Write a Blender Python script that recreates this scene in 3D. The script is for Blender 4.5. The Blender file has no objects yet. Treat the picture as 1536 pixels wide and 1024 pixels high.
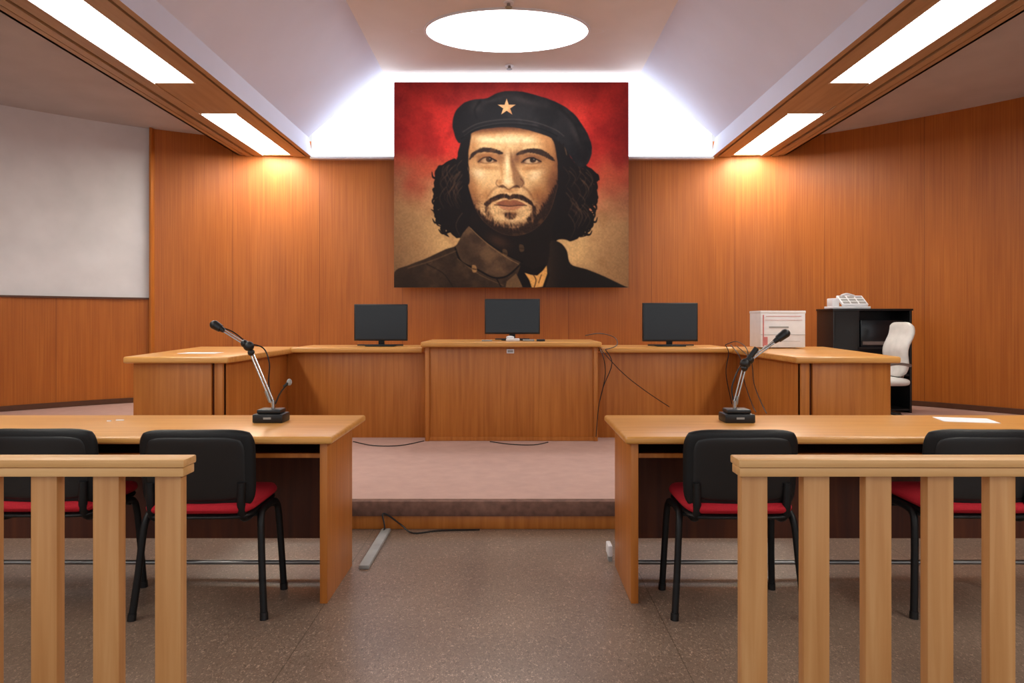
import bpy, bmesh, math, random
import numpy as np
from mathutils import Vector, Matrix
random.seed(4)
scene=bpy.context.scene
scene.view_settings.view_transform='Standard'
scene.view_settings.look='None'
F=1024.0; CZ=1.3
def P(px,py,d): return Vector(((px-768)/F*d, d, CZ-(py-480)/F*d))
def s2l(c):
    c=[v/255 for v in c]
    return tuple([v/12.92 if v<=.04045 else ((v+.055)/1.055)**2.4 for v in c])+(1,)
# ---------------------------------------------------------------- materials
def newmat(name):
    m=bpy.data.materials.new(name); m.use_nodes=True
    nt=m.node_tree; b=nt.nodes['Principled BSDF']; return m,nt,b
def N(nt,t,**k):
    n=nt.nodes.new(t)
    for a,v in k.items(): setattr(n,a,v)
    return n
def ramp(nt,stops):
    r=N(nt,'ShaderNodeValToRGB'); e=r.color_ramp.elements
    e[0].position=stops[0][0]; e[0].color=stops[0][1]
    e[1].position=stops[-1][0]; e[1].color=stops[-1][1]
    for p,c in stops[1:-1]:
        x=e.new(p); x.color=c
    return r
def mult(nt,a,b,fac=1):
    m=N(nt,'ShaderNodeMix',data_type='RGBA',blend_type='MULTIPLY')
    m.inputs[0].default_value=fac
    nt.links.new(a,m.inputs[6]); nt.links.new(b,m.inputs[7]); return m.outputs[2]
def plain(name,c,rough=.5,metal=0,noise=.06,nscale=12,bump=0,spec=.5):
    m,nt,b=newmat(name)
    tc=N(nt,'ShaderNodeTexCoord'); nz=N(nt,'ShaderNodeTexNoise'); nz.inputs['Scale'].default_value=nscale; nz.inputs['Detail'].default_value=4
    nt.links.new(tc.outputs['Object'],nz.inputs['Vector'])
    c=s2l(c); lo=tuple(v*(1-noise*2) for v in c[:3])+(1,); hi=tuple(min(1,v*(1+noise*2)) for v in c[:3])+(1,)
    r=ramp(nt,[(.3,lo),(.7,hi)]); nt.links.new(nz.outputs['Fac'],r.inputs['Fac'])
    nt.links.new(r.outputs['Color'],b.inputs['Base Color'])
    b.inputs['Roughness'].default_value=rough; b.inputs['Metallic'].default_value=metal
    b.inputs['Specular IOR Level'].default_value=spec
    if bump:
        bp=N(nt,'ShaderNodeBump'); bp.inputs['Strength'].default_value=bump; bp.inputs['Distance'].default_value=.01
        nt.links.new(nz.outputs['Fac'],bp.inputs['Height']); nt.links.new(bp.outputs['Normal'],b.inputs['Normal'])
    return m
def emis(name,c,s):
    m,nt,b=newmat(name)
    b.inputs['Base Color'].default_value=s2l(c); b.inputs['Emission Color'].default_value=s2l(c); b.inputs['Emission Strength'].default_value=s
    return m
def wood(name,dark,mid,light,scale,rough=.4,uv=False,panel=0,spec=.4):
    m,nt,b=newmat(name)
    tc=N(nt,'ShaderNodeTexCoord'); src=tc.outputs['UV' if uv else 'Object']
    mp=N(nt,'ShaderNodeMapping'); mp.inputs['Scale'].default_value=scale; nt.links.new(src,mp.inputs['Vector'])
    n1=N(nt,'ShaderNodeTexNoise'); n1.inputs['Scale'].default_value=1; n1.inputs['Detail'].default_value=5; n1.inputs['Roughness'].default_value=.5; n1.inputs['Distortion'].default_value=.4
    nt.links.new(mp.outputs[0],n1.inputs['Vector'])
    r=ramp(nt,[(.28,s2l(dark)),(.5,s2l(mid)),(.72,s2l(light))]); nt.links.new(n1.outputs['Fac'],r.inputs['Fac'])
    mp2=N(nt,'ShaderNodeMapping'); mp2.inputs['Scale'].default_value=tuple(max(.6,v*.06) for v in scale); nt.links.new(src,mp2.inputs['Vector'])
    n2=N(nt,'ShaderNodeTexNoise'); n2.inputs['Scale'].default_value=1.3; n2.inputs['Detail'].default_value=4; nt.links.new(mp2.outputs[0],n2.inputs['Vector'])
    r2=ramp(nt,[(.3,(.86,.81,.76,1)),(.7,(1.0,1.0,1.0,1))]); nt.links.new(n2.outputs['Fac'],r2.inputs['Fac'])
    col=mult(nt,r.outputs['Color'],r2.outputs['Color'])
    if panel:
        sx=N(nt,'ShaderNodeSeparateXYZ'); nt.links.new(src,sx.inputs[0])
        dv=N(nt,'ShaderNodeMath',operation='DIVIDE'); nt.links.new(sx.outputs[0],dv.inputs[0]); dv.inputs[1].default_value=panel
        fl=N(nt,'ShaderNodeMath',operation='FLOOR'); nt.links.new(dv.outputs[0],fl.inputs[0])
        wn=N(nt,'ShaderNodeTexWhiteNoise',noise_dimensions='1D'); nt.links.new(fl.outputs[0],wn.inputs['W'])
        r3=ramp(nt,[(0,(.90,.88,.86,1)),(1,(1,1,1,1))]); nt.links.new(wn.outputs['Value'],r3.inputs['Fac'])
        col=mult(nt,col,r3.outputs['Color'])
        d2=N(nt,'ShaderNodeMath',operation='DIVIDE'); nt.links.new(sx.outputs[0],d2.inputs[0]); d2.inputs[1].default_value=panel*2
        fr=N(nt,'ShaderNodeMath',operation='FRACT'); nt.links.new(d2.outputs[0],fr.inputs[0])
        r4=ramp(nt,[(0,(.5,.45,.4,1)),(.012,(1,1,1,1))]); nt.links.new(fr.outputs[0],r4.inputs['Fac'])
        col=mult(nt,col,r4.outputs['Color'])
    nt.links.new(col,b.inputs['Base Color'])
    b.inputs['Roughness'].default_value=rough; b.inputs['Specular IOR Level'].default_value=spec
    return m
M={}
M['wallwood']=wood('wall_wood_veneer',(162,88,26),(176,99,33),(187,111,42),(60,.8,1),.4,uv=True,panel=.62)
M['deskwood']=wood('desk_wood',(168,98,36),(184,112,46),(196,124,56),(34,34,1.4),.4)
M['topwood']=wood('desk_top_wood',(204,142,68),(218,158,84),(226,170,98),(1.5,30,30),.3)
M['railwood']=wood('rail_wood',(208,158,98),(220,172,114),(228,184,128),(1.5,36,36),.42)
M['postwood']=wood('post_wood',(190,134,78),(202,148,92),(212,162,108),(36,36,1.5),.42)
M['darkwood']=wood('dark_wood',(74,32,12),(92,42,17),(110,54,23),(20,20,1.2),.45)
M['bandwood']=wood('band_tan',(166,134,100),(178,146,110),(186,154,118),(20,1,1),.5)
M['black']=plain('black_plastic',(15,15,17),.42)
M['chairblack']=plain('chair_black_plastic',(13,14,16),.5,nscale=60,bump=.1,spec=.35)
M['screen']=plain('monitor_screen',(16,19,24),.22,noise=.02)
M['red']=plain('red_fabric',(176,8,32),.85,nscale=200,bump=.2)
M['chrome']=plain('chrome',(190,190,190),.2,1)
M['steel']=plain('steel_bar',(150,148,146),.35,.9)
M['white']=plain('white_plastic',(228,228,232),.45,noise=.02)
M['paper']=plain('white_paper',(230,231,236),.8,noise=.02)
M['grey']=plain('grey_plastic',(150,150,148),.5)
M['whiteleather']=plain('white_leather',(208,206,202),.5,noise=.04)
M['groove']=plain('dark_groove',(50,38,28),.6)
M['slope']=plain('ceiling_slope_paint',(218,226,246),.85,noise=.01,nscale=2)
M['flat']=plain('ceiling_flat_paint',(224,219,214),.85,noise=.015,nscale=2)
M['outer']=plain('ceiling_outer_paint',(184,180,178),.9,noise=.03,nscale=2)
M['plaster']=plain('wall_plaster',(216,214,216),.9,noise=.03,nscale=2.5)
M['carpet']=plain('platform_carpet',(184,150,140),.95,noise=.03,nscale=9,bump=.15)
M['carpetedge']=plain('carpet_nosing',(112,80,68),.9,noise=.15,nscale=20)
M['trimdark']=plain('trim_dark_wood',(80,44,22),.5)
M['pink']=plain('box_red_print',(200,120,120),.7)
M['lamp']=emis('fluorescent_diffuser',(255,251,240),20)
M['sky']=emis('skylight_glow',(238,243,255),3)
M['oval']=emis('oval_skylight_glow',(250,252,255),12)
m,nt,b=newmat('speckled_floor')
tc=N(nt,'ShaderNodeTexCoord')
n1=N(nt,'ShaderNodeTexNoise'); n1.inputs['Scale'].default_value=1.6; n1.inputs['Detail'].default_value=5
mp=N(nt,'ShaderNodeMapping'); mp.inputs['Scale'].default_value=(105,65,1)
n2=N(nt,'ShaderNodeTexNoise'); n2.inputs['Scale'].default_value=1; n2.inputs['Detail'].default_value=2; n2.inputs['Distortion'].default_value=1.5
nt.links.new(tc.outputs['Object'],n1.inputs['Vector']); nt.links.new(tc.outputs['Object'],mp.inputs['Vector']); nt.links.new(mp.outputs[0],n2.inputs['Vector'])
ra=ramp(nt,[(.3,s2l((120,101,88))),(.7,s2l((140,119,104)))]); nt.links.new(n1.outputs['Fac'],ra.inputs['Fac'])
rb=ramp(nt,[(.30,(.55,.52,.5,1)),(.44,(.92,.91,.9,1)),(.60,(1,1,1,1)),(.68,(2.1,2.1,2.1,1))]); nt.links.new(n2.outputs['Fac'],rb.inputs['Fac'])
col=mult(nt,ra.outputs['Color'],rb.outputs['Color'])
sx=N(nt,'ShaderNodeSeparateXYZ'); nt.links.new(tc.outputs['Object'],sx.inputs[0])
for ax,off,per in ((0,.86+1.51*10,1.51),):
    a=N(nt,'ShaderNodeMath',operation='ADD'); a.inputs[1].default_value=off; nt.links.new(sx.outputs[ax],a.inputs[0])
    d=N(nt,'ShaderNodeMath',operation='DIVIDE'); d.inputs[1].default_value=per; nt.links.new(a.outputs[0],d.inputs[0])
    f=N(nt,'ShaderNodeMath',operation='FRACT'); nt.links.new(d.outputs[0],f.inputs[0])
    rr=ramp(nt,[(0,(.3,.28,.26,1)),(.004,(1,1,1,1))]); nt.links.new(f.outputs[0],rr.inputs['Fac'])
    col=mult(nt,col,rr.outputs['Color'])
nt.links.new(col,b.inputs['Base Color']); b.inputs['Roughness'].default_value=.33; b.inputs['Specular IOR Level'].default_value=.5
M['floor']=m
# ---------------------------------------------------------------- builder
class B:
    def __init__(s,name): s.name=name; s.bm=bmesh.new(); s.mats=[]
    def mi(s,k):
        m=M[k]
        if m not in s.mats: s.mats.append(m)
        return s.mats.index(m)
    def add(s,t,k,mat=None):
        if mat is not None: bmesh.ops.transform(t,matrix=mat,verts=t.verts)
        i=s.mi(k)
        for f in t.faces: f.material_index=i
        me=bpy.data.meshes.new('t'); t.to_mesh(me); t.free(); s.bm.from_mesh(me); bpy.data.meshes.remove(me)
    def box(s,x0,x1,y0,y1,z0,z1,k,bev=0,seg=2,mat=None):
        t=bmesh.new(); bmesh.ops.create_cube(t,size=1)
        for v in t.verts: v.co=Vector(((x0+x1)/2+v.co.x*(x1-x0),(y0+y1)/2+v.co.y*(y1-y0),(z0+z1)/2+v.co.z*(z1-z0)))
        if bev: bmesh.ops.bevel(t,geom=t.edges[:],offset=bev,segments=seg,affect='EDGES',profile=.5)
        s.add(t,k,mat)
    def prism(s,pts,z0,z1,k,bev=0,seg=2,mat=None):
        t=bmesh.new(); lo=[t.verts.new((p[0],p[1],z0)) for p in pts]; hi=[t.verts.new((p[0],p[1],z1)) for p in pts]
        t.faces.new(lo[::-1]); t.faces.new(hi); n=len(pts)
        for i in range(n): t.faces.new((lo[i],lo[(i+1)%n],hi[(i+1)%n],hi[i]))
        bmesh.ops.recalc_face_normals(t,faces=t.faces)
        if bev: bmesh.ops.bevel(t,geom=t.edges[:],offset=bev,segments=seg,affect='EDGES',profile=.5)
        s.add(t,k,mat)
    def cyl(s,a,b,r,k,r2=None,n=20,caps=True):
        a=Vector(a); b=Vector(b); d=b-a; t=bmesh.new()
        bmesh.ops.create_cone(t,cap_ends=caps,segments=n,radius1=r,radius2=r if r2 is None else r2,depth=d.length)
        q=Vector((0,0,1)).rotation_difference(d.normalized()).to_matrix().to_4x4()
        s.add(t,k,Matrix.Translation((a+b)/2)@q)
    def ball(s,c,r,k,sc=(1,1,1)):
        t=bmesh.new(); bmesh.ops.create_uvsphere(t,u_segments=20,v_segments=12,radius=r)
        s.add(t,k,Matrix.Translation(c)@Matrix.Diagonal((*sc,1)))
    def tube(s,pts,r,k,n=8,sub=5,smooth=True):
        pts=[Vector(p) for p in pts]
        if smooth and len(pts)>2:
            o=[]
            for i in range(len(pts)-1):
                p0=pts[max(i-1,0)];p1=pts[i];p2=pts[i+1];p3=pts[min(i+2,len(pts)-1)]
                for j in range(sub):
                    u=j/sub; o.append(.5*((2*p1)+(p2-p0)*u+(2*p0-5*p1+4*p2-p3)*u*u+(3*p1-p0-3*p2+p3)*u**3))
            o.append(pts[-1]); pts=o
        t=bmesh.new(); rings=[]; up=Vector((.31,.2,.93)).normalized()
        for i,p in enumerate(pts):
            d=(pts[min(i+1,len(pts)-1)]-pts[max(i-1,0)]).normalized()
            a=d.cross(up)
            if a.length<.05: a=d.cross(Vector((1,0,0)))
            a.normalize()
            rings.append([t.verts.new(p+r*(math.cos(2*math.pi*q/n)*a+math.sin(2*math.pi*q/n)*d.cross(a))) for q in range(n)])
            up=a.cross(d).normalized()
        for i in range(len(rings)-1):
            for q in range(n): t.faces.new((rings[i][q],rings[i][(q+1)%n],rings[i+1][(q+1)%n],rings[i+1][q]))
        t.faces.new(rings[0][::-1]); t.faces.new(rings[-1])
        bmesh.ops.recalc_face_normals(t,faces=t.faces)
        s.add(t,k)
    def pad(s,w,h,th,k,mat,corner=.14,fn=None,n=18,e=8):
        t=bmesh.new()
        for side in (1,-1):
            g=[]
            for i in range(n+1):
                row=[]
                for j in range(n+1):
                    u=math.sin((i/n-.5)*math.pi); v=math.sin((j/n-.5)*math.pi)
                    x=u*(1-corner*abs(v)**6)*w/2; y=v*(1-corner*abs(u)**6)*h/2
                    z=side*th/2*max(0,1-max(abs(u),abs(v))**e)**.5
                    if fn: x,y,z=fn(x,y,z)
                    row.append(t.verts.new((x,y,z)))
                g.append(row)
            for i in range(n):
                for j in range(n):
                    q=(g[i][j],g[i+1][j],g[i+1][j+1],g[i][j+1])
                    t.faces.new(q if side>0 else q[::-1])
        bmesh.ops.remove_doubles(t,verts=t.verts,dist=.0002)
        s.add(t,k,mat)
    def poly(s,pts,k):
        t=bmesh.new(); t.faces.new([t.verts.new(p) for p in pts]); s.add(t,k)
    def done(s,angle=40):
        me=bpy.data.meshes.new(s.name); s.bm.to_mesh(me); s.bm.free()
        for m in s.mats: me.materials.append(m)
        for p in me.polygons: p.use_smooth=True
        me.set_sharp_from_angle(angle=math.radians(angle))
        o=bpy.data.objects.new(s.name,me); scene.collection.objects.link(o); return o
# ---------------------------------------------------------------- room shell
right_pts=[(0,10.2),(1.5,10.2),(3.0,10.2),(3.6,10.14),(4.05,10.0),(4.45,9.76),(5.0,9.3),(5.5,8.82),(6.1,8.13),(6.9,7.1),(7.5,6.0),(7.8,4.8),(7.9,3),(7.9,-3)]
left_w=[(0,10.2),(-1.5,10.2),(-3.0,10.2),(-3.6,10.14),(-4.05,10.0),(-4.45,9.8),(-5.0,9.5)]
left_p=[(-5.0,9.52),(-5.6,9.08),(-6.3,8.45),(-6.95,7.7),(-7.5,6.8),(-7.8,5.5),(-7.9,3),(-7.9,-3)]
H1,H2=3.72,3.97
def wallstrip(name,pts,z0,z1f,key,off=0,u0=0,sub=4):
    bm=bmesh.new(); uvl=bm.loops.layers.uv.new('UVMap'); pp=[]
    P2=[Vector(p) for p in pts]
    for i in range(len(P2)-1):
        for j in range(sub):
            p0=P2[max(i-1,0)];p1=P2[i];p2=P2[i+1];p3=P2[min(i+2,len(P2)-1)];u=j/sub
            pp.append(.5*((2*p1)+(p2-p0)*u+(2*p0-5*p1+4*p2-p3)*u*u+(3*p1-p0-3*p2+p3)*u**3))
    pp.append(P2[-1]); u=u0
    for i in range(len(pp)-1):
        a,b_=pp[i],pp[i+1]; L=(b_-a).length
        z1=z1f(abs((a.x+b_.x)/2)) if callable(z1f) else z1f
        vs=[bm.verts.new((a.x,a.y-off,z0)),bm.verts.new((b_.x,b_.y-off,z0)),bm.verts.new((b_.x,b_.y-off,z1)),bm.verts.new((a.x,a.y-off,z1))]
        f=bm.faces.new(vs)
        sgn=1 if pts[1][0]>0 else -1
        for l,uvv in zip(f.loops,((u,z0),(u+L,z0),(u+L,z1),(u,z1))): l[uvl].uv=(sgn*uvv[0]+50,uvv[1])
        f.smooth=True; u+=L
    bmesh.ops.remove_doubles(bm,verts=bm.verts,dist=.0005)
    me=bpy.data.meshes.new(name); bm.to_mesh(me); bm.free(); me.materials.append(M[key])
    o=bpy.data.objects.new(name,me); scene.collection.objects.link(o); return o
hz=lambda x: H1 if x<3.0 else H2
wallstrip('wall_right',right_pts,0,hz,'wallwood')
wallstrip('wall_back',left_w,0,hz,'wallwood')
wallstrip('wall_left',left_p,1.58,H2,'plaster')
wallstrip('wall_left_wainscot',left_p,0,1.60,'wallwood',off=.03,u0=3)
b=B('trim_1')
for i in range(len(left_p)-2):
    a=Vector(left_p[i]); c=Vector(left_p[i+1]); 
    b.prism([(a.x,a.y-.06),(c.x,c.y-.06),(c.x,c.y+.01),(a.x,a.y+.01)],1.585,1.61,'trimdark')
b.box(-5.01,-4.98,9.42,9.55,.17,H2,'deskwood',.004)
b.done()
b=B('baseboard_left')
for i in range(len(left_p)-2):
    a=Vector(left_p[i]); c=Vector(left_p[i+1]); 
    b.prism([(a.x,a.y-.07),(c.x,c.y-.07),(c.x,c.y+.01),(a.x,a.y+.01)],.175,.24,'trimdark')
b.done()
b=B('baseboard_right')
for i in range(4,len(right_pts)-2):
    a=Vector(right_pts[i]); c=Vector(right_pts[i+1]); 
    b.prism([(a.x,a.y-.04),(c.x,c.y-.04),(c.x,c.y+.01),(a.x,a.y+.01)],.175,.24,'trimdark')
b.done()
b=B('floor'); b.prism([(-7.9,-3),(7.9,-3),(7.9,4.3),(-7.9,4.3)],-.05,0,'floor'); b.done()
b=B('platform_floor')
pl=[p for p in right_pts if p[1]>4.3][::-1]+[p for p in left_w[1:]]+[p for p in left_p[1:] if p[1]>4.3]
pl=[(p[0]*1.01,p[1]+.05) for p in pl]
b.prism([(7.8,4.27)]+pl+[(-7.8,4.27)],0,.172,'carpet')
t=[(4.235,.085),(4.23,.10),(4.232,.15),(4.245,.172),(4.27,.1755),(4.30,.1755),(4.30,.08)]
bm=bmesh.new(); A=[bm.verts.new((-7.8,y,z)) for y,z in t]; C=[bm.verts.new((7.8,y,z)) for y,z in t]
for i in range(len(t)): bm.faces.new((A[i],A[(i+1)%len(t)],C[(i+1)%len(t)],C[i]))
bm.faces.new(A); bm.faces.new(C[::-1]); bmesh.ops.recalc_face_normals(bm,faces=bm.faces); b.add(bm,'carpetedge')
b.done()
b=B('trim_2'); b.box(-7.8,7.8,4.245,4.268,0.001,.086,'deskwood',.003); b.done()
b=B('ceiling')
ZF=4.88; XF=1.86; YE=9.9
b.box(-XF,XF,-3,YE,ZF,ZF+.06,'flat')
for s in (-1,1):
    b.poly([(s*XF,-3,ZF),(s*XF,YE,ZF),(s*2.95,YE,3.95),(s*2.95,-3,3.95)],'slope')
    b.poly([(s*XF,YE,ZF+.06),(s*XF,YE,ZF),(s*2.95,YE,3.95),(s*2.99,YE,4.01)],'slope')
    b.poly([(s*2.95,-3,3.95),(s*2.95,YE,3.95),(s*2.97,10.19,H1),(s*2.97,-3,H1)],'slope')
    side=[p for p in (right_pts if s>0 else left_w+left_p[1:]) if abs(p[0])>=4.0]
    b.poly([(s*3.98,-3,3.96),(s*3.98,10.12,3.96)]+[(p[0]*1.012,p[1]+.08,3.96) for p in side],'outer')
b.done()
for s in (-1,1):
    b=B('ceiling_band')
    def bx(a,c,y0,y1,z0,z1,k,bev=0):
        x0,x1=sorted((s*a,s*c)); b.box(x0,x1,y0,y1,z0,z1,k,bev)
    E=10.12
    bx(2.97,3.03,-3,E,3.72,3.78,'bandwood'); bx(3.03,3.06,-3,E,3.75,3.80,'groove'); bx(3.06,3.24,-3,E,3.72,3.80,'bandwood')
    bx(3.67,3.80,-3,E,3.72,3.80,'bandwood'); bx(3.80,3.83,-3,E,3.75,3.80,'groove'); bx(3.83,3.91,-3,E,3.71,3.78,'bandwood')
    bx(3.91,3.935,-3,E,3.75,3.80,'groove'); bx(3.935,4.02,-3,E-.09,3.72,3.76,'bandwood'); bx(3.99,4.02,-3,E-.11,3.72,3.97,'groove')
    for y0,y1 in ((-3,-2.2),(.4,1.0),(3.6,4.2),(7.0,8.05),(10.04,E)): bx(3.24,3.67,y0,y1,3.73,3.80,'bandwood')
    b.done()
    for y0,y1 in ((-2.2,.4),(1.0,3.6),(4.2,7.0),(8.05,10.04)):
        b=B('ceiling_light'); bx(3.25,3.66,y0+.005,y1-.005,3.735,3.78,'lamp'); 
        bx(3.24,3.25,y0,y1,3.72,3.8,'white'); bx(3.66,3.67,y0,y1,3.72,3.8,'white'); b.done()
    L=bpy.data.lights.new('wall_wash_lamp','AREA'); L.shape='RECTANGLE'; L.size=.38; L.size_y=.3; L.energy=13; L.color=(1,.76,.34)
    lo=bpy.data.objects.new('wall_wash_lamp',L); scene.collection.objects.link(lo); lo.location=(s*3.45,9.75,3.70); lo.rotation_euler=(math.radians(10),0,0)
b=B('upper_wall_glow_panel'); b.box(-2.96,2.96,10.14,10.17,H1-.0,5.0,'sky'); b.done()  # upper wall made to glow, standing in for daylight from the skylight slot
b=B('trim_3'); b.box(-2.99,2.99,10.10,10.2,H1-.03,H1,'white'); b.done()
b=B('window_2'); t=bmesh.new(); n=64; cx,cy=-.06,8.46
def ring(rx,ry,z): return [t.verts.new((cx+rx*math.cos(2*math.pi*i/n),cy+ry*math.sin(2*math.pi*i/n),z)) for i in range(n)]
r0=ring(1.0,.62,ZF-.012); t.faces.new(r0[::-1]); b.add(t,'oval')
t=bmesh.new(); a=ring(1.0,.62,ZF-.02); c=ring(1.03,.645,ZF-.02); e=ring(1.03,.645,ZF); g=ring(1.0,.62,ZF)
for i in range(n):
    j=(i+1)%n
    for p,q in ((a,c),(c,e),(g,a)): t.faces.new((p[i],p[j],q[j],q[i]))
b.add(t,'white')
t=bmesh.new(); a=ring(1.2,.17,ZF-.004); b2=ring(1.19,.16,ZF-.004)
for i in range(n): t.faces.new((a[i],a[(i+1)%n],b2[(i+1)%n],b2[i]))
b.add(t,'white'); b.done()
for (px,py) in ((764,98),(763,4)):
    d=3.58*F/(480-py); p=P(px,py,d); b=B('fire_sprinkler')
    b.cyl((p.x,p.y,ZF-.012),(p.x,p.y,ZF),.06,'white'); b.cyl((p.x,p.y,ZF-.05),(p.x,p.y,ZF-.012),.02,'steel'); b.cyl((p.x,p.y,ZF-.055),(p.x,p.y,ZF-.05),.04,'steel'); b.done()
# ---------------------------------------------------------------- judges bench
b=B('judge_bench')
b.box(-.80,.79,6.38,6.42,.172,1.05,'deskwood',.003)
b.box(-.81,-.77,6.36,7.1,.172,1.05,'deskwood',.004); b.box(.76,.80,6.36,7.1,.172,1.05,'deskwood',.004)
b.box(-.77,.76,6.372,6.38,.175,.21,'deskwood')
b.prism([(-.845,6.30),(.83,6.30),(.83,7.15),(-.845,7.15)],1.05,1.099,'topwood',.014,3)
b.done()
for s in (-1,1):
    b=B('side_bench')
    x0,x1=sorted((s*.815,s*2.16)); b.box(x0,x1,6.56,6.60,.172,.99,'deskwood',.003)
    x0,x1=sorted((s*2.16,s*2.20)); b.box(x0,x1,5.12,6.60,.172,.98,'deskwood',.003)
    x0,x1=sorted((s*2.16,s*2.225)); b.box(x0,x1,5.10,5.16,.172,.98,'deskwood',.006)
    x0,x1=sorted((s*2.225,s*2.245)); b.box(x0,x1,5.125,5.16,.172,.98,'darkwood',.001)
    x0,x1=sorted((s*2.245,s*2.83)); b.box(x0,x1,5.10,5.14,.172,.98,'deskwood',.004)
    b.prism([(s*2.80,5.11),(s*2.83,5.11),(s*3.12,6.9),(s*3.09,6.9)],.172,.98,'deskwood')
    P1=[(s*.85,6.48),(s*2.10,6.48),(s*2.12,6.50),(s*2.10,7.2),(s*.85,7.2)]
    if s>0: P1=P1[::-1]
    b.prism(P1,.99,1.039,'topwood',.014,3)
    P2=[(s*2.10,5.05),(s*2.88,5.05),(s*3.2,7.0),(s*2.10,7.0)]
    if s>0: P2=P2[::-1]
    b.prism(P2,.98,1.029,'topwood',.014,3)
    b.done()
# ---------------------------------------------------------------- tables
for s,xe,xo in ((-1,-.817,-3.3),(1,.515,3.15)):
    b=B('counsel_table')
    x0,x1=sorted((xe,xo)); b.prism([(x0,3.10),(x1,3.10),(x1,3.82),(x0,3.82)],.735,.77,'topwood',.013,4)
    pa=xe+s*.03
    for p in (pa, xo-s*.07):
        a,c=sorted((p,p+s*.035)); b.box(a,c,3.13,3.62,0,.735,'deskwood',.003)
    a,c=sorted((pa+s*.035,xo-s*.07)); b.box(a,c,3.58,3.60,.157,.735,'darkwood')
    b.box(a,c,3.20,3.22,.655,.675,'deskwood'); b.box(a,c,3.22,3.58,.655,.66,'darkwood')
    b.cyl((a,3.5,.06),(c,3.5,.06),.012,'steel')
    b.done()
# ---------------------------------------------------------------- railings
for xs,xp,s in ((-.94,[-.996-.1795*i for i in range(8)],-1),(.650,[.702+.1795*i for i in range(8)],1)):
    b=B('wooden_railing'); x0,x1=sorted((xs,xs+s*1.55))
    b.box(x0,x1,1.955,2.035,.877,.90,'railwood',.004); b.box(x0+.004,x1-.004,1.96,2.03,.850,.876,'railwood',.003)
    for x in xp: b.box(x-.038,x+.038,1.975,2.012,0,.852,'postwood',.003)
    b.done()
# ---------------------------------------------------------------- chairs
def chair(cx,cy,rot=0):
    b=B('conference_chair')
    for s in (-1,1):
        b.tube([(s*.285,-.17,.0),(s*.268,-.145,.2),(s*.256,-.125,.38),(s*.248,-.10,.435),(s*.245,-.05,.452),(s*.245,.06,.452),(s*.247,.11,.435),(s*.25,.135,.38),(s*.257,.155,.2),(s*.265,.17,.0)],.0155,'chairblack',n=10,sub=4)
        b.cyl((s*.285,-.17,0),(s*.283,-.167,.03),.018,'black'); b.cyl((s*.265,.17,0),(s*.264,.168,.03),.018,'black')
        b.tube([(s*.19,-.06,.43),(s*.19,-.14,.435),(s*.192,-.185,.48),(s*.195,-.19,.6)],.018,'chairblack',n=10)
    b.cyl((-.25,-.08,.435),(.25,-.08,.435),.011,'chairblack'); b.cyl((-.25,.08,.435),(.25,.08,.435),.011,'chairblack')
    b.pad(.46,.43,.03,'chairblack',Matrix.Translation((0,.01,.452)),.10)
    b.pad(.48,.45,.065,'red',Matrix.Translation((0,.01,.487)),.12,e=5)
    tp=lambda x,y,z:(x*(1+.10*y),y,z-.35*x*x+.01)
    b.pad(.495,.355,.042,'chairblack',Matrix.Translation((0,-.175,.655))@Matrix.Rotation(math.radians(96),4,'X'),.10,fn=tp,e=10)
    b.pad(.42,.28,.01,'black',Matrix.Translation((0,-.196,.66))@Matrix.Rotation(math.radians(96),4,'X'),.10,fn=tp,e=10)
    o=b.done(); o.location=(cx,cy,0); o.rotation_euler=(0,0,rot)
chair(-1.365,3.13,.02); chair(-2.06,3.16,0); chair(.99,3.13,0); chair(2.04,3.14,-.02)
# ---------------------------------------------------------------- microphones
def mic(base,elbow,tip,d,mirror,cables):
    b=B('desk_microphone'); bp=P(*base,d)
    bz=.77
    b.box(bp.x-.078,bp.x+.078,d-.06,d+.06,bz,bz+.045,'black',.006); b.box(bp.x-.062,bp.x+.062,d-.045,d+.05,bz+.045,bz+.068,'black',.008)
    b.box(bp.x-.02,bp.x+.02,d-.063,d-.058,bz+.02,bz+.03,'grey')
    a=Vector((bp.x+.01*mirror,d,bz+.06)); e=P(*elbow,d); t=P(*tip,d); dd=(e-a)
    b.cyl(a,a+Vector((0,0,.05)),.011,'chrome')
    for o in (-.008,.008): b.cyl(a+Vector((o,0,.03)),e+Vector((o,0,0)),.0045,'chrome')
    b.cyl(a+dd*.12,a+dd*.3,.009,'steel')
    b.ball(e,.026,'black',(1.1,.8,1)); b.ball(e+(t-e)*.12,.02,'black'); b.ball(e-dd*.1,.018,'black')
    m=e+(t-e)*.72
    for o in (-.007,.007): b.cyl(e+Vector((0,0,o)),m+Vector((0,0,o)),.004,'chrome')
    b.cyl(m,e+(t-e)*.85,.012,'black',.017); b.cyl(e+(t-e)*.82,t,.02,'black',.024); b.ball(t,.025,'black',(1,1,.95))
    for c in cables: b.tube([P(x,y,d+dz) for x,y,dz in c],.004,'black',n=6)
    return b
b=mic((407,632),(373,519),(322,487),3.57,1,[[(330,490,0),(350,498,.02),(372,514,.02),(395,522,.03),(404,545,.03),(403,575,.03),(410,606,.02)],[(413,606,0),(420,590,0),(430,577,0)]])
b.ball(P(434,573,3.57),.014,'grey',(1,.6,1.3)); b.cyl(P(434,573,3.57),P(426,580,3.57),.008,'black'); b.done()
b=mic((1105,634),(1118,545),(1178,500),3.57,-1,[[(1170,505,0),(1150,520,.02),(1125,535,.02),(1110,550,.03),(1098,580,.03),(1101,606,.02)]])
b.cyl(P(1118,545,3.57),P(1135,522,3.57),.014,'black'); b.done()
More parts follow.
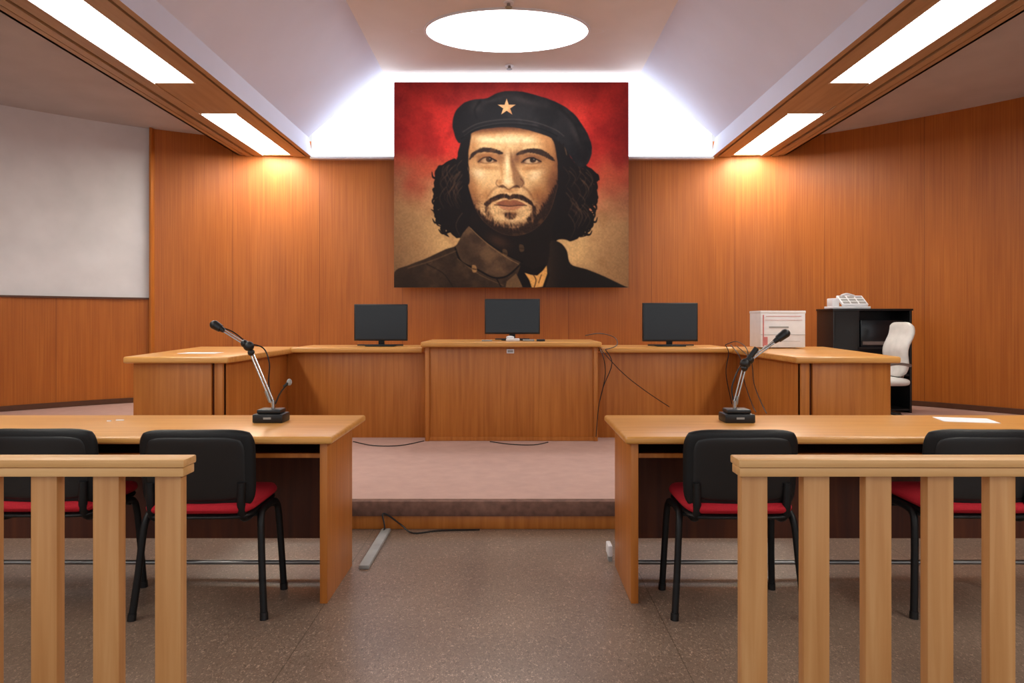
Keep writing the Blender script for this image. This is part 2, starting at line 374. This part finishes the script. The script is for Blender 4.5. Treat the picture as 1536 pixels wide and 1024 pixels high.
# ---------------------------------------------------------------- monitors
def monitor(x0,x1,y0,y1,d,zb,foot=.12):
    b=B('computer_monitor'); a=P(x0,y0,d); c=P(x1,y1,d); cx=(a.x+c.x)/2
    b.box(a.x,c.x,d,d+.035,c.z,a.z,'black',.006)
    b.box(a.x+.012,c.x-.012,d-.002,d+.01,c.z+.018,a.z-.012,'screen')
    b.box(a.x+.1,c.x-.1,d+.03,d+.06,c.z+.06,a.z-.06,'black',.01)
    b.box(cx-.03,cx+.03,d+.035,d+.055,zb+.01,c.z+.08,'black',.004)
    b.box(cx-foot*1.2,cx+foot*1.2,d-.06,d+.13,zb,zb+.012,'black',.004)
    b.box(cx-foot*1.9,cx+foot*1.9,d-.03,d-.0,zb+.006,zb+.02,'black',.004)
    b.done()
monitor(531,611,456,511,6.8,1.04); monitor(727,810,448,501,6.78,1.10,.09); monitor(964,1047,454,512,6.8,1.04)
b=B('conference_microphone_unit'); p=P(770,509,6.55)
b.box(p.x-.07,p.x+.06,6.5,6.6,1.10,1.125,'white',.006); b.ball((p.x-.03,6.55,1.135),.03,'white',(1.3,1,.5)); b.box(p.x+.09,p.x+.2,6.5,6.58,1.10,1.115,'grey',.004)
b.box(p.x-.3,p.x-.2,6.45,6.52,1.10,1.112,'grey',.004); b.box(p.x+.22,p.x+.3,6.45,6.5,1.10,1.12,'black',.004); b.done()
b=B('wall_socket'); b.box(-.05,.02,6.365,6.38,.99,1.03,'white',.003); b.box(-.04,.01,6.360,6.366,1.0,1.02,'grey',.001); b.done()
def paper(x,y,z,w,h,r):
    b=B('paper_sheet'); b.box(-w/2,w/2,-h/2,h/2,0,.002,'paper'); o=b.done(); o.location=(x,y,z); o.rotation_euler=(0,0,r)
paper(-2.55,5.6,1.03,.3,.2,.05); paper((1452-768)/F*3.6,3.62,.77,.26,.17,-.25)
b=B('scrap_paper'); b.box(-2.09,-2.05,3.6,3.61,.77,.775,'paper',.001); b.box(-2.12,-2.10,3.57,3.58,.77,.776,'paper',.001); b.done()
b=B('file_box_stack'); x0=(1141-768)/F*6.5; x1=(1208-768)/F*6.5
b.box(x0,x1,6.5,6.8,1.04,1.385,'white',.004); b.box(x0-.004,x1+.004,6.496,6.8,1.365,1.39,'white',.004)
f=lambda a,c,z0,z1,k:b.box(x0+a,x1-c,6.496,6.5,z0,z1,k)
f(.05,.04,1.335,1.339,'pink'); f(.04,.03,1.30,1.302,'pink'); f(.08,.16,1.225,1.24,'grey'); f(.0,.0,1.16,1.163,'grey'); f(.03,.36,1.06,1.14,'pink'); f(.1,.05,1.10,1.102,'grey'); f(.02,.395,1.05,1.35,'pink'); b.done()
b=B('media_cabinet'); d=8.3; x0=(1250-768)/F*d; x1=(1368-768)/F*d; y1=8.75; t=.025; z0,z1=.172,1.44
b.box(x0,x0+t,d,y1,z0,z1,'black',.002); b.box(x1-t,x1,d,y1,z0,z1,'black',.002)
b.box(x0-.01,x1+.01,d-.01,y1,z1-t,z1,'black',.002); b.box(x0+t,x1-t,y1-.02,y1,z0,z1-t,'black')
for z in (.20,.62,.95): b.box(x0+t,x1-t,d+.01,y1-.02,z,z+.02,'black')
b.box(x0+.3,x0+.32,d+.01,y1-.02,.2,z1-t,'black'); b.box(x0+t,x0+.3,d+.005,d+.02,.2,z1-t,'black')
b.box(x0+.36,x1-.06,d+.05,y1-.1,.97,1.3,'screen',.005); b.box(x0+.38,x1-.3,d+.044,d+.05,1.0,1.04,'steel'); b.done()
b=B('desk_telephone'); x0=(1250-768)/F*8.35
b.box(x0,x0+.46,8.35,8.6,1.44,1.47,'white',.006)
R=Matrix.Translation((x0+.3,8.42,1.47))@Matrix.Rotation(math.radians(35),4,'X')
b.box(-.16,.16,0,.2,0,.03,'white',.004,mat=R)
for i in range(3):
    for j in range(3): b.box(-.14+i*.1,-.06+i*.1,.02+j*.06,.06+j*.06,.029,.033,'grey',mat=R)
b.box(x0+.01,x0+.1,8.4,8.55,1.47,1.57,'white',.01); b.tube([(x0+.12,8.4,1.6),(x0+.2,8.42,1.62),(x0+.3,8.45,1.6)],.015,'white'); b.done()
b=B('office_chair'); c=Vector((4.2,7.75,.172))
b.pad(.5,.5,.10,'whiteleather',Matrix.Translation(c+Vector((-.03,0,.44))),.12,e=4)
b.pad(.48,.62,.09,'whiteleather',Matrix.Translation(c+Vector((.17,0,.80)))@Matrix.Rotation(math.radians(10),4,'Y')@Matrix.Rotation(math.radians(90),4,'Z')@Matrix.Rotation(math.radians(90),4,'X'),.12,e=4,fn=lambda x,y,z:(x,y,z-.02*math.cos(y*16)))
b.tube([c+Vector((.1,0,.40)),c+Vector((.2,0,.42)),c+Vector((.25,0,.6))],.02,'steel')
for s in (-1,1): b.tube([c+Vector((-.12,s*.27,.42)),c+Vector((-.14,s*.29,.6)),c+Vector((0,s*.29,.65)),c+Vector((.17,s*.27,.63))],.016,'steel')
b.cyl(c+Vector((0,0,.07)),c+Vector((0,0,.4)),.025,'black')
for i in range(5):
    a=i*2*math.pi/5+.3; e=c+Vector((.26*math.cos(a),.26*math.sin(a),.06)); b.cyl(c+Vector((0,0,.1)),e,.02,'black',.014); b.ball(e-Vector((0,0,.03)),.028,'black')
b.done()
b=B('power_cable'); T=.004
b.tube([P(878,503,6.6),P(900,500,6.5),P(922,506,6.4),P(925,518,6.3),P(908,524,6.27)],T,'black',n=6)
b.tube([P(898,516,6.5),P(905,528,6.26),P(935,560,6.3),P(968,586,6.35),P(1004,610,6.4)],.0035,'black',n=6)
b.tube([P(908,524,6.27),P(918,545,6.27),P(905,580,6.3),P(898,610,6.32),P(894,655,6.33)],T,'black',n=6)
b.tube([P(890,512,6.6),P(903,530,6.26),P(908,560,6.3),P(900,600,6.33)],T,'black',n=6)
b.done()
b=B('power_cable')
Q=lambda px,py: P(px,py,min(6.44,2.085*F/(px-768)))
for c in ([(1088,517),(1093,530),(1089,560),(1098,606)],[(1096,517),(1110,536),(1116,570),(1128,606),(1134,618)],[(1104,518),(1126,540),(1131,575),(1142,604),(1150,620)],[(1088,517),(1104,512),(1118,520),(1122,536),(1112,556)]):
    b.tube([Q(*q) for q in c],T,'black',n=6)
b.done()
b=B('floor_cable')
def G(px,py,z=.0): d=(CZ-z-.004)*F/(py-480); return P(px,py,d)
b.tube([G(530,662,.172),G(560,668,.172),G(600,668,.172),G(636,661,.172)],.005,'black',n=6)
b.tube([G(735,662,.172),G(765,666,.172),G(800,667,.172),G(822,663,.172)],.005,'black',n=6)
b.tube([(-.79,4.1,.006),(-.78,4.18,.03),(-.80,4.222,.1),(-.76,4.222,.09),(-.68,4.2,.04),(-.6,4.15,.006),(-.45,4.2,.006),(-.2,4.22,.006)],.005,'black',n=6)
b.done()
b=B('cable_raceway'); b.prism([(-.80,3.56),(-.745,3.56),(-.745,4.2),(-.80,4.2)],0.0,.022,'grey',.006); b.done()
b=B('floor_socket_box'); b.box(.515,.54,3.66,3.75,0.03,.09,'white',.006); b.box(.52,.54,3.68,3.73,0,.03,'grey'); b.done()
# ---------------------------------------------------------------- poster
def poster():
    x0,y0,x1,y1=591.,123.,943.,431.
    S=1.8; W=int((x1-x0)*S)+1; Hh=int((y1-y0)*S)+1
    X,Y=np.meshgrid(np.linspace(x0,x1,W),np.linspace(y0,y1,Hh))
    rng=np.random.RandomState(7)
    def vn(scale,octs=3,sy=None,ang=0):
        sy=sy or scale; out=np.zeros_like(X); amp=1; tot=0
        ca,sa=math.cos(ang),math.sin(ang); XX=(X-x0)*ca+(Y-y0)*sa+500; YY=-(X-x0)*sa+(Y-y0)*ca+500
        for o in range(octs):
            a=scale/2**o; b_=sy/2**o; gw=int(1400/a)+3; gh=int(1400/b_)+3; g=rng.rand(gh,gw)
            fx=XX/a; fy=YY/b_; ix=fx.astype(int); iy=fy.astype(int); tx=fx-ix; ty=fy-iy
            tx=tx*tx*(3-2*tx); ty=ty*ty*(3-2*ty)
            v=(g[iy,ix]*(1-tx)+g[iy,ix+1]*tx)*(1-ty)+(g[iy+1,ix]*(1-tx)+g[iy+1,ix+1]*tx)*ty
            out+=v*amp; tot+=amp; amp*=.5
        return out/tot
    img=np.zeros(X.shape+(3,))
    def ss(a,b_,v): t=np.clip((v-a)/(b_-a),0,1); return t*t*(3-2*t)
    def cr(p,closed=True,n=5):
        p=np.array(p,float); L=len(p); o=[]
        for i in range(L if closed else L-1):
            g=(lambda k:p[k%L]) if closed else (lambda k:p[min(max(k,0),L-1)])
            a,b_,c,d=g(i-1),g(i),g(i+1),g(i+2)
            for j in range(n):
                t=j/n; o.append(.5*((2*b_)+(c-a)*t+(2*a-5*b_+4*c-d)*t*t+(3*b_-a-3*c+d)*t**3))
        if not closed: o.append(p[-1])
        return np.array(o)
    wx=(vn(9,2)-.5); wy=(vn(9,2)-.5)
    def mask(p,soft=.7,smooth=True,warp=0):
        q=cr(p) if smooth else np.array(p,float)
        pad=soft*2+warp*2+2; m=np.zeros_like(X)
        c0=max(0,int((q[:,0].min()-pad-x0)*S)); c1=min(W,int((q[:,0].max()+pad-x0)*S)+2)
        r0=max(0,int((q[:,1].min()-pad-y0)*S)); r1=min(Hh,int((q[:,1].max()+pad-y0)*S)+2)
        if c1<=c0 or r1<=r0: return m
        sx=X[r0:r1,c0:c1]+wx[r0:r1,c0:c1]*2*warp; sy=Y[r0:r1,c0:c1]+wy[r0:r1,c0:c1]*2*warp
        dm=np.full(sx.shape,1e9); ins=np.zeros(sx.shape,bool)
        for i in range(len(q)):
            ax,ay=q[i]; bx_,by=q[(i+1)%len(q)]; dx,dy=bx_-ax,by-ay; l=dx*dx+dy*dy+1e-9
            t=np.clip(((sx-ax)*dx+(sy-ay)*dy)/l,0,1); dm=np.minimum(dm,(sx-ax-t*dx)**2+(sy-ay-t*dy)**2)
            if abs(dy)>1e-9:
                c=((ay>sy)!=(by>sy)); ins^= c&(sx<(sy-ay)*dx/dy+ax)
        sd=np.sqrt(dm)*np.where(ins,1,-1); m[r0:r1,c0:c1]=ss(-soft,soft,sd); return m
    def stroke(p,w0,w1=None,soft=.5):
        w1=w0 if w1 is None else w1; q=cr(p,False,6); m=np.zeros_like(X); pad=max(w0,w1)+3+soft
        c0=max(0,int((q[:,0].min()-pad-x0)*S)); c1=min(W,int((q[:,0].max()+pad-x0)*S)+2)
        r0=max(0,int((q[:,1].min()-pad-y0)*S)); r1=min(Hh,int((q[:,1].max()+pad-y0)*S)+2)
        if c1<=c0 or r1<=r0: return m
        sx=X[r0:r1,c0:c1]; sy=Y[r0:r1,c0:c1]; best=np.full(sx.shape,-1e9); n=len(q)-1
        for i in range(n):
            ax,ay=q[i]; dx,dy=q[i+1]-q[i]; l=dx*dx+dy*dy+1e-9
            t=np.clip(((sx-ax)*dx+(sy-ay)*dy)/l,0,1); d=np.sqrt((sx-ax-t*dx)**2+(sy-ay-t*dy)**2)
            w=w0+(w1-w0)*(i+t)/n; best=np.maximum(best,w/2-d)
        m[r0:r1,c0:c1]=ss(-soft,soft,best); return m
    def paint(m,c,a=1.):
        nonlocal img
        k=(m*a)[...,None]; img=img*(1-k)+np.array(c,float)*k
    def blob(cx,cy,rx,ry,ang=0):
        a=math.radians(ang); u=(X-cx)*math.cos(a)+(Y-cy)*math.sin(a); v=-(X-cx)*math.sin(a)+(Y-cy)*math.cos(a)
        return np.exp(-(u/rx)**2-(v/ry)**2)
    n1=vn(70,4); n2=vn(22,4)
    t=ss(215,345,Y+(n1-.5)*110-(X-767)*.05)
    red=np.array([204,44,36.]); tan=np.array([212,168,110.])
    img=red*(1-t[...,None])+tan*t[...,None]
    paint(np.clip(1-abs(t-.42)/.38,0,1),(214,94,60),.8)
    edge=np.minimum(np.minimum(X-x0,x1-X)/75,np.minimum(Y-y0,(y1-Y)*1.4)/60)
    paint(np.clip(1-edge,0,1)*(.4+.6*n2)*(1-.6*t),(74,14,14),.8); paint(np.clip(1-edge,0,1)*t,(96,66,42),.45)
    paint(ss(.5,.75,n2)*(1-t),(140,22,22),.5); paint(ss(.5,.75,n1)*(1-t)*np.clip(edge,0,1),(228,70,52),.5)
    paint(ss(.5,.85,n2)*t,(154,110,68),.5)
    paint(ss(330,410,Y)*ss(700,600,X),(104,78,52),.5); paint(ss(360,420,Y)*ss(850,930,X),(128,92,56),.35)
    BK=(20,15,15)
    hairL=[(700,190),(688,222),(684,238),(674,247),(658,250),(651,261),(657,272),(650,285),(658,294),(651,303),(661,312),(652,320),(659,334),(670,346),(684,356),(700,356),(716,345),(735,350),(745,300),(735,220)]
    hairR=[(800,190),(842,212),(856,236),(870,249),(887,257),(895,267),(890,280),(896,294),(891,306),(885,316),(890,328),(881,342),(872,354),(858,361),(840,360),(826,366),(790,366),(780,300)]
    for h in (hairL,hairR): paint(mask(h,.8,True,2.6),BK)
    for i in range(70):
        left=i%2==0
        yy=rng.uniform(252,352); ex=np.interp(yy,[248,262,300,335,352],[674,655,654,660,676]) if left else np.interp(yy,[248,262,300,335,352],[868,892,892,884,872])
        sg=-1 if left else 1; L=rng.uniform(14,26); o=rng.uniform(1,5)
        paint(stroke([(ex-sg*14,yy-L*.6),(ex-sg*2,yy-L*.35),(ex+sg*o,yy),(ex+sg*(o-1),yy+L*.3),(ex-sg*5,yy+L*.45)],5,1.0),BK)
    for p in ([(664,316),(654,318),(647,314)],[(664,330),(653,334),(649,328)],[(660,268),(650,266),(648,258)],[(886,262),(896,262),(899,270)],[(884,330),(893,333),(896,326)],[(676,346),(664,350),(658,344)],[(874,350),(884,352),(888,346)]):
        paint(stroke(p,4.5,1.0),BK)
    paint(mask([(708,320),(712,350),(735,368),(760,392),(790,412),(822,410),(832,380),(828,345),(836,300),(760,300)],1),(24,17,15))
    paint(blob(748,362,16,8,25),(86,54,34),.5)
    jk=[(590,440),(592,408),(612,398),(640,387),(668,374),(684,368),(694,352),(704,340),(716,350),(735,366),(760,384),(790,404),(816,404),(824,384),(826,362),(840,364),(850,376),(856,396),(880,404),(905,414),(930,426),(950,436),(950,445),(590,445)]
    J=mask(jk,.8); paint(J,(56,40,28))
    a1=vn(20,4); a2=vn(5,3); a3=vn(40,3)
    paint(ss(.35,.8,a1)*J*ss(840,760,X),(96,70,46),.5); paint(ss(.45,.7,a2)*J*ss(830,770,X),(34,24,18),.3)
    paint(J*ss(.35,.7,a3)*ss(820,740,X),(34,23,17),.5)
    paint(J*ss(800,850,X),(20,16,15),.9); paint(J*ss(640,600,X),(40,27,18),.5)
    col=[(704,338),(694,350),(683,372),(692,392),(716,404),(740,416),(760,414),(776,400),(782,392),(760,382),(735,366),(716,350)]
    CM=mask(col,.8,False); paint(CM,(82,60,42)); b1=vn(16,4)
    paint(CM*ss(.35,.75,b1),(46,32,24),.6); paint(CM*ss(.5,.8,a1),(130,98,64),.4); paint(CM*blob(700,380,14,22,-30),(40,28,20),.5)
    paint(stroke([(704,338),(716,350),(735,366),(760,382),(784,393)],2,2.4),(16,12,10)); paint(stroke([(706,342),(718,354),(737,370),(760,386),(778,396)],1.2),(170,128,80),.55)
    paint(stroke([(683,372),(692,392),(716,404),(740,416),(760,414),(778,399)],2.4),(14,10,9))
    paint(stroke([(686,388),(720,412),(755,428)],1.2),(130,96,60),.5); paint(stroke([(612,402),(650,390),(684,376)],1.4,None,1),(150,112,72),.4)
    paint(stroke([(640,396),(665,410),(680,431)],1.4,None,1),(20,14,11),.7); paint(stroke([(745,418),(752,431)],1.6),(16,12,10))
    for c in ((711,403),(757,379),(782,372)):
        paint(mask([(c[0]-3,c[1]-5),(c[0]+3,c[1]-4),(c[0]+4,c[1]+4),(c[0]-2,c[1]+5)],.6),(190,140,84),.7 if c[0]<720 else .3); paint(stroke([(c[0]-2,c[1]),(c[0]+3,c[1]+1)],1.4),(40,24,14),.8)
    paint(mask([(782,396),(800,404),(818,396),(824,412),(818,432),(784,432),(776,412)],.6,False),(18,13,12))
    paint(mask([(787,409),(797,412),(806,413),(814,406),(820,398),(821,410),(814,430),(798,432),(794,420)],.6,False),(218,158,84))
    paint(stroke([(800,412),(804,420),(801,432)],1.3),(60,34,20)); paint(stroke([(812,412),(808,424)],1.2),(90,50,26)); paint(mask([(760,422),(774,410),(784,430),(758,434)],.8,False),(140,104,66),.6)
    # face
    face=[(707,190),(702,210),(699,230),(698,252),(701,272),(706,292),(713,312),(724,330),(744,346),(766,353),(790,350),(810,337),(824,318),(832,296),(838,270),(840,246),(837,222),(829,200),(800,184),(765,180),(730,183)]
    FM=mask(face,.8)
    def fp(m,c,a=1.): paint(m*FM,c,a)
    fp(FM,(232,186,126))
    SH=(168,108,60); DK=(98,56,34); HL=(254,224,170)
    fp(ss(796,840,X+(Y-250)*.1),SH,.9); fp(ss(824,840,X),DK,.85); fp(ss(716,697,X),SH,.85)
    for b_ in ((732,208,24,8,0),(786,210,18,7,0),(717,260,10,8,30),(802,263,10,6,-20),(760,205,14,10,0)): fp(blob(*b_),HL,.85)
    fp(ss(210,190,Y+abs(X-768)*-.05),SH,.9); fp(ss(202,190,Y-abs(X-768)*.06),DK,.95)
    for b_,a in (((758,226,4,12,0),.3),((711,222,8,18,0),.5),((822,226,10,22,0),.6),((735,216,26,3,3),.25),((798,216,26,3,-3),.3),((812,206,12,8,20),.4)): fp(blob(*b_),SH,a)
    fp(blob(732,236,22,8,4),SH,.95); fp(blob(799,238,23,9,4),SH,1); fp(blob(751,237,7,10,0),DK,.5); fp(blob(775,238,7,13,0),DK,.75); fp(blob(799,234,22,4.5,8),DK,.55); fp(blob(730,233,20,4,-2),DK,.45)
    fp(blob(731,251,16,3.5,5),SH,.7); fp(blob(797,252,17,3.5,-4),SH,.75)
    fp(blob(707,284,7,24,-6),DK,.45); fp(blob(712,286,9,22,-6),SH,.7); fp(blob(728,293,9,14,25),SH,.7); fp(blob(829,280,12,30,0),DK,.8); fp(blob(806,291,14,15,-20),SH,.9); fp(blob(815,304,14,14,0),DK,.7); fp(blob(713,303,8,13,-15),DK,.45)
    fp(stroke([(746,280),(738,286),(730,297)],2.5,1.5,2.4),DK,.45); fp(stroke([(784,280),(793,287),(800,298)],2.5,1.5,2.4),DK,.6)
    fp(mask([(766,228),(771,242),(777,256),(785,268),(786,276),(777,281),(770,274),(768,258),(765.5,246)],2.6),DK,.62)
    fp(blob(761,250,3,20,-2),HL,.95); fp(blob(761,272,6,5,0),HL,.9); fp(blob(752,254,2.5,14,-6),SH,.55); fp(blob(749,273,4,4,0),SH,.6)
    fp(stroke([(746,270),(744,275),(748,280)],1.4,1,1.2),DK,.7); fp(stroke([(749,280),(754,278),(758,281),(763,284),(769,281),(774,278.5),(779,281)],1.8,2.,1.2),(70,38,26),.85)
    fp(blob(753,280,3.6,1.6,10),(34,18,14),.9); fp(blob(774,280,4,1.8,-10),(30,16,12),.9); fp(stroke([(781,268),(785.5,274),(782,280)],1.4,1,1.2),(76,42,28),.7)
    fp(blob(765,286,9,3),SH,.6)
    bn=vn(1.6,2,4,.9)
    for pts in ([(704,240),(706,232),(714,225),(727,221),(742,223),(754,228.5),(752,231.5),(738,229),(725,228),(714,231),(708,237)],[(774,232),(780,226.5),(793,222.5),(809,223.5),(823,230),(833,242),(822,237.5),(808,231.5),(794,229),(781,232)]):
        m=mask(pts,2.2); fp(ss(.2,.85,m+(bn-.5)*.6),(34,21,17),.92)
    for cx_,cy_,w in ((731,240,12.5),(797,241,13.5)):
        fp(mask([(cx_-w,cy_+2),(cx_-w*.5,cy_-2.6),(cx_+w*.2,cy_-3.2),(cx_+w,cy_+1),(cx_+w*.5,cy_+3.4),(cx_-w*.3,cy_+3.8)],.9),(190,154,114))
        fp(blob(cx_-w*.9,cy_+1,4,4),(90,52,34),.8); fp(blob(cx_+w*.9,cy_+1,3,3),(90,52,34),.75)
        fp(mask([(cx_+2.5+4.7*math.cos(a),cy_-1.2+4.2*math.sin(a)) for a in np.linspace(0,2*math.pi,9)[:-1]],.8),(34,22,17))
        fp(blob(cx_+4,cy_-2.4,1.1,1.1),(235,215,185),.8)
        fp(stroke([(cx_-w-1,cy_+2.5),(cx_-w*.5,cy_-3.2),(cx_+w*.2,cy_-4),(cx_+w+1,cy_+1.2)],2.1,1.8,.9),(28,16,13))
        fp(stroke([(cx_-w,cy_+2.5),(cx_-w*.3,cy_+4.6),(cx_+w*.5,cy_+4),(cx_+w,cy_+1)],1.1,.9,1),(84,50,32),.75)
    fp(mask([(744,305),(751,301.5),(759,299.5),(765,301),(771,299.5),(781,302.5),(788,307),(779,308.5),(765,309),(751,308)],1.2),(138,76,52),.9)
    fp(mask([(748,308.5),(757,308),(765,309),(775,308),(784,308.5),(776,313.5),(765,315.5),(754,313.5)],1.4),(196,128,90),.9)
    fp(stroke([(742,307),(753,308),(765,309.2),(777,308),(790,308)],1.5,1.2,.9),(44,20,16),.9)
    fp(blob(765,320,12,3),DK,.7); fp(blob(764,333,11,6),HL,.25)
    D=np.zeros_like(X)
    def dens(m,a): 
        nonlocal D
        D=np.maximum(D,m*a)
    dens(mask([(726,306),(732,299),(741,294),(751,290.5),(760,290.5),(765,293),(771,290.5),(782,292),(792,297),(799,304),(802,312),(795,307),(786,302),(773,298),(765,299.5),(757,297.5),(747,300),(738,304),(731,310)],2.2),.92)
    dens(mask([(756,320),(765,318),(775,320),(774,326),(768,330),(759,328)],3),.7)
    dens(mask([(699,268),(703,286),(710,302),(717,313),(728,324),(742,333),(756,339),(774,340),(790,334),(803,324),(810,312),(820,298),(829,282),(836,268),(844,272),(842,320),(815,352),(766,366),(725,350),(700,318)],8),1.0)
    dens(mask([(727,306),(732,307),(737,318),(744,332),(732,332),(726,318)],4),.55); dens(mask([(797,308),(806,308),(806,326),(796,336),(789,328),(796,320)],5),.72)
    dens(mask([(735,325),(750,330),(782,330),(800,322),(800,350),(735,350)],8),.6)
    bn=vn(1.7,2,6,.15); bn2=vn(1.7,2,6,-.35); q=np.where(X<765,bn,bn2)
    fp(ss(.15,.85,D),DK,.75)
    fp(ss(.38,.88,D+(q-.5)*.7),(30,19,15),.92)
    fp(ss(.45,.8,vn(1.8,2))*ss(276,318,Y)*np.where(abs(X-765)>28,1,.5),(70,42,28),.4)
    g=vn(10,4); fp(ss(.5,.75,g),SH,.28)
    paint(mask([(699,190),(707,200),(704,222),(702,246),(704,272),(698,276),(690,240)],1.2,True,1.2),BK); paint(mask([(826,198),(836,206),(846,235),(846,275),(838,316),(832,326),(836,290),(837,250),(833,222)],1.2,True,1.2),BK)
    paint(stroke([(835,204),(845,214),(850,232)],2,1,1.2),(176,130,84),.6)
    ber=[(688,214),(681,200),(679,182),(684,166),(697,154),(712,149),(730,147),(745,140),(766,136),(790,139),(815,146),(840,156),(860,170),(874,188),(884,206),(888,224),(884,240),(876,250),(866,248),(854,232),(843,216),(828,207),(800,197),(768,191),(735,192),(710,198),(696,210)]
    BM=mask(ber,.8,True,.6); paint(BM,(22,20,22)); c1=vn(26,4)
    paint(BM*ss(.5,.72,c1),(44,41,42),.45)
    for b_,a in (((790,152,30,5,14),.4),((715,162,10,8,0),.35),((862,200,5,24,-25),.35),((740,150,14,3,-15),.35)): paint(BM*blob(*b_),(78,68,64),a)
    paint(stroke([(694,198),(715,186),(745,180),(775,179),(805,184),(832,194),(846,204)],1.6,1.4,1),(84,76,70),.55)
    paint(stroke([(692,208),(712,195),(742,188),(775,187),(808,192),(836,204)],2.0,1.6),(10,9,10),.9)
    paint(stroke([(696,204),(714,192),(745,185),(775,184),(806,188)],1.0,.8,.8),(110,98,90),.35)
    paint(stroke([(720,152),(712,165),(715,178)],3,1,2.5),(8,8,9),.8); paint(stroke([(840,162),(862,186),(872,215)],4,1,3),(8,8,9),.6)
    HM=np.clip(mask(hairL,1.5)+mask(hairR,1.5),0,1)*(1-FM)*(1-BM)
    for i in range(54):
        left=i%2==0
        bx0=rng.uniform(664,694) if left else rng.uniform(848,884); by0=rng.uniform(236,322); sg=-1 if left else 1
        L=rng.uniform(20,38); p=[(bx0-sg*4,by0),(bx0+sg*3,by0+L*.3),(bx0+sg*5,by0+L*.6),(bx0-sg*1,by0+L)]
        paint(stroke(p,1.8,.5,.9)*HM,(112,80,56) if i%3 else (80,54,40),.38)
    for i in range(40):
        s_=1 if i%2 else -1; a=rng.uniform(693,701) if s_>0 else rng.uniform(838,846); b_=rng.uniform(212,305)
        paint(stroke([(a,b_),(a+s_*rng.uniform(0,3),b_+10),(a+s_*rng.uniform(-4,2),b_+22)],2,.6),BK,.9)
    # soften like a photographic print
    for _ in range(2):
        p=np.pad(img,((1,1),(1,1),(0,0)),'edge')
        img=(p[:-2,1:-1]+p[2:,1:-1]+p[1:-1,:-2]+p[1:-1,2:]+2*p[1:-1,1:-1])/6
    st=[]
    for i in range(10):
        r=14 if i%2==0 else 5.4; a=-math.pi/2+i*math.pi/5; st.append((760+r*math.cos(a),161+r*.93*math.sin(a)))
    paint(mask(st,.6,False),(228,172,116)); paint(mask(st,.6,False)*ss(0,6,X-760)*ss(155,170,Y),(176,112,66),.6)
    g=vn(2.2,2)-.5; img*=(1+.16*g)[...,None]; g=vn(40,3)-.5; img*=(1+.14*g)[...,None]
    img=np.clip(img,0,255)/255
    lin=np.where(img<=.04045,img/12.92,((img+.055)/1.055)**2.4)
    d=9.86
    wx0=(x0-768)/F*d; wx1=(x1-768)/F*d; zt=CZ-(y0-480)/F*d; zb=CZ-(y1-480)/F*d
    GX,GZ=np.meshgrid(np.linspace(wx0,wx1,W),np.linspace(zt,zb,Hh))
    co=np.stack([GX,np.full_like(GX,d),GZ],-1).reshape(-1,3)
    idx=np.arange(W*Hh).reshape(Hh,W)
    fc=np.stack([idx[:-1,:-1],idx[1:,:-1],idx[1:,1:],idx[:-1,1:]],-1).reshape(-1,4)
    me=bpy.data.meshes.new('poster_print'); nF=len(fc)
    me.vertices.add(len(co)); me.vertices.foreach_set('co',co.astype(np.float32).ravel())
    me.loops.add(nF*4); me.loops.foreach_set('vertex_index',fc.astype(np.int32).ravel())
    me.polygons.add(nF); me.polygons.foreach_set('loop_start',np.arange(0,nF*4,4,dtype=np.int32))
    me.update(calc_edges=True); me.validate()
    ca=me.color_attributes.new('print','FLOAT_COLOR','POINT')
    rgba=np.ones((len(co),4),np.float32); rgba[:,:3]=lin.reshape(-1,3); ca.data.foreach_set('color',rgba.ravel())
    m,nt,b=newmat('printed_canvas'); at=N(nt,'ShaderNodeAttribute'); at.attribute_name='print'
    nt.links.new(at.outputs['Color'],b.inputs['Base Color']); b.inputs['Roughness'].default_value=.65; b.inputs['Specular IOR Level'].default_value=.2
    me.materials.append(m)
    o=bpy.data.objects.new('print',me); scene.collection.objects.link(o)
    bb=B('stretcher_frame'); bb.box(wx0,wx1,d+.001,d+.045,zb,zt,'trimdark'); zz=zb+.3
    bb.box(-1.2,-1.1,d+.045,10.17,zz,zz+.08,'trimdark'); bb.box(1.1,1.2,d+.045,10.17,zz,zz+.08,'trimdark')
    f=bb.done()
    e=bpy.data.objects.new('portrait_poster',None); scene.collection.objects.link(e); o.parent=e; f.parent=e
poster()
# ---------------------------------------------------------------- world, camera
w=bpy.data.worlds.new('World'); scene.world=w; w.use_nodes=True
w.node_tree.nodes['Background'].inputs[0].default_value=(.95,.97,1,1); w.node_tree.nodes['Background'].inputs[1].default_value=.95
cam=bpy.data.cameras.new('camera'); cam.sensor_width=36; cam.lens=24; cam.shift_y=-32/1536; cam.clip_start=.05
co=bpy.data.objects.new('camera',cam); scene.collection.objects.link(co); co.location=(0,0,CZ); co.rotation_euler=(math.pi/2,0,0)
scene.camera=co
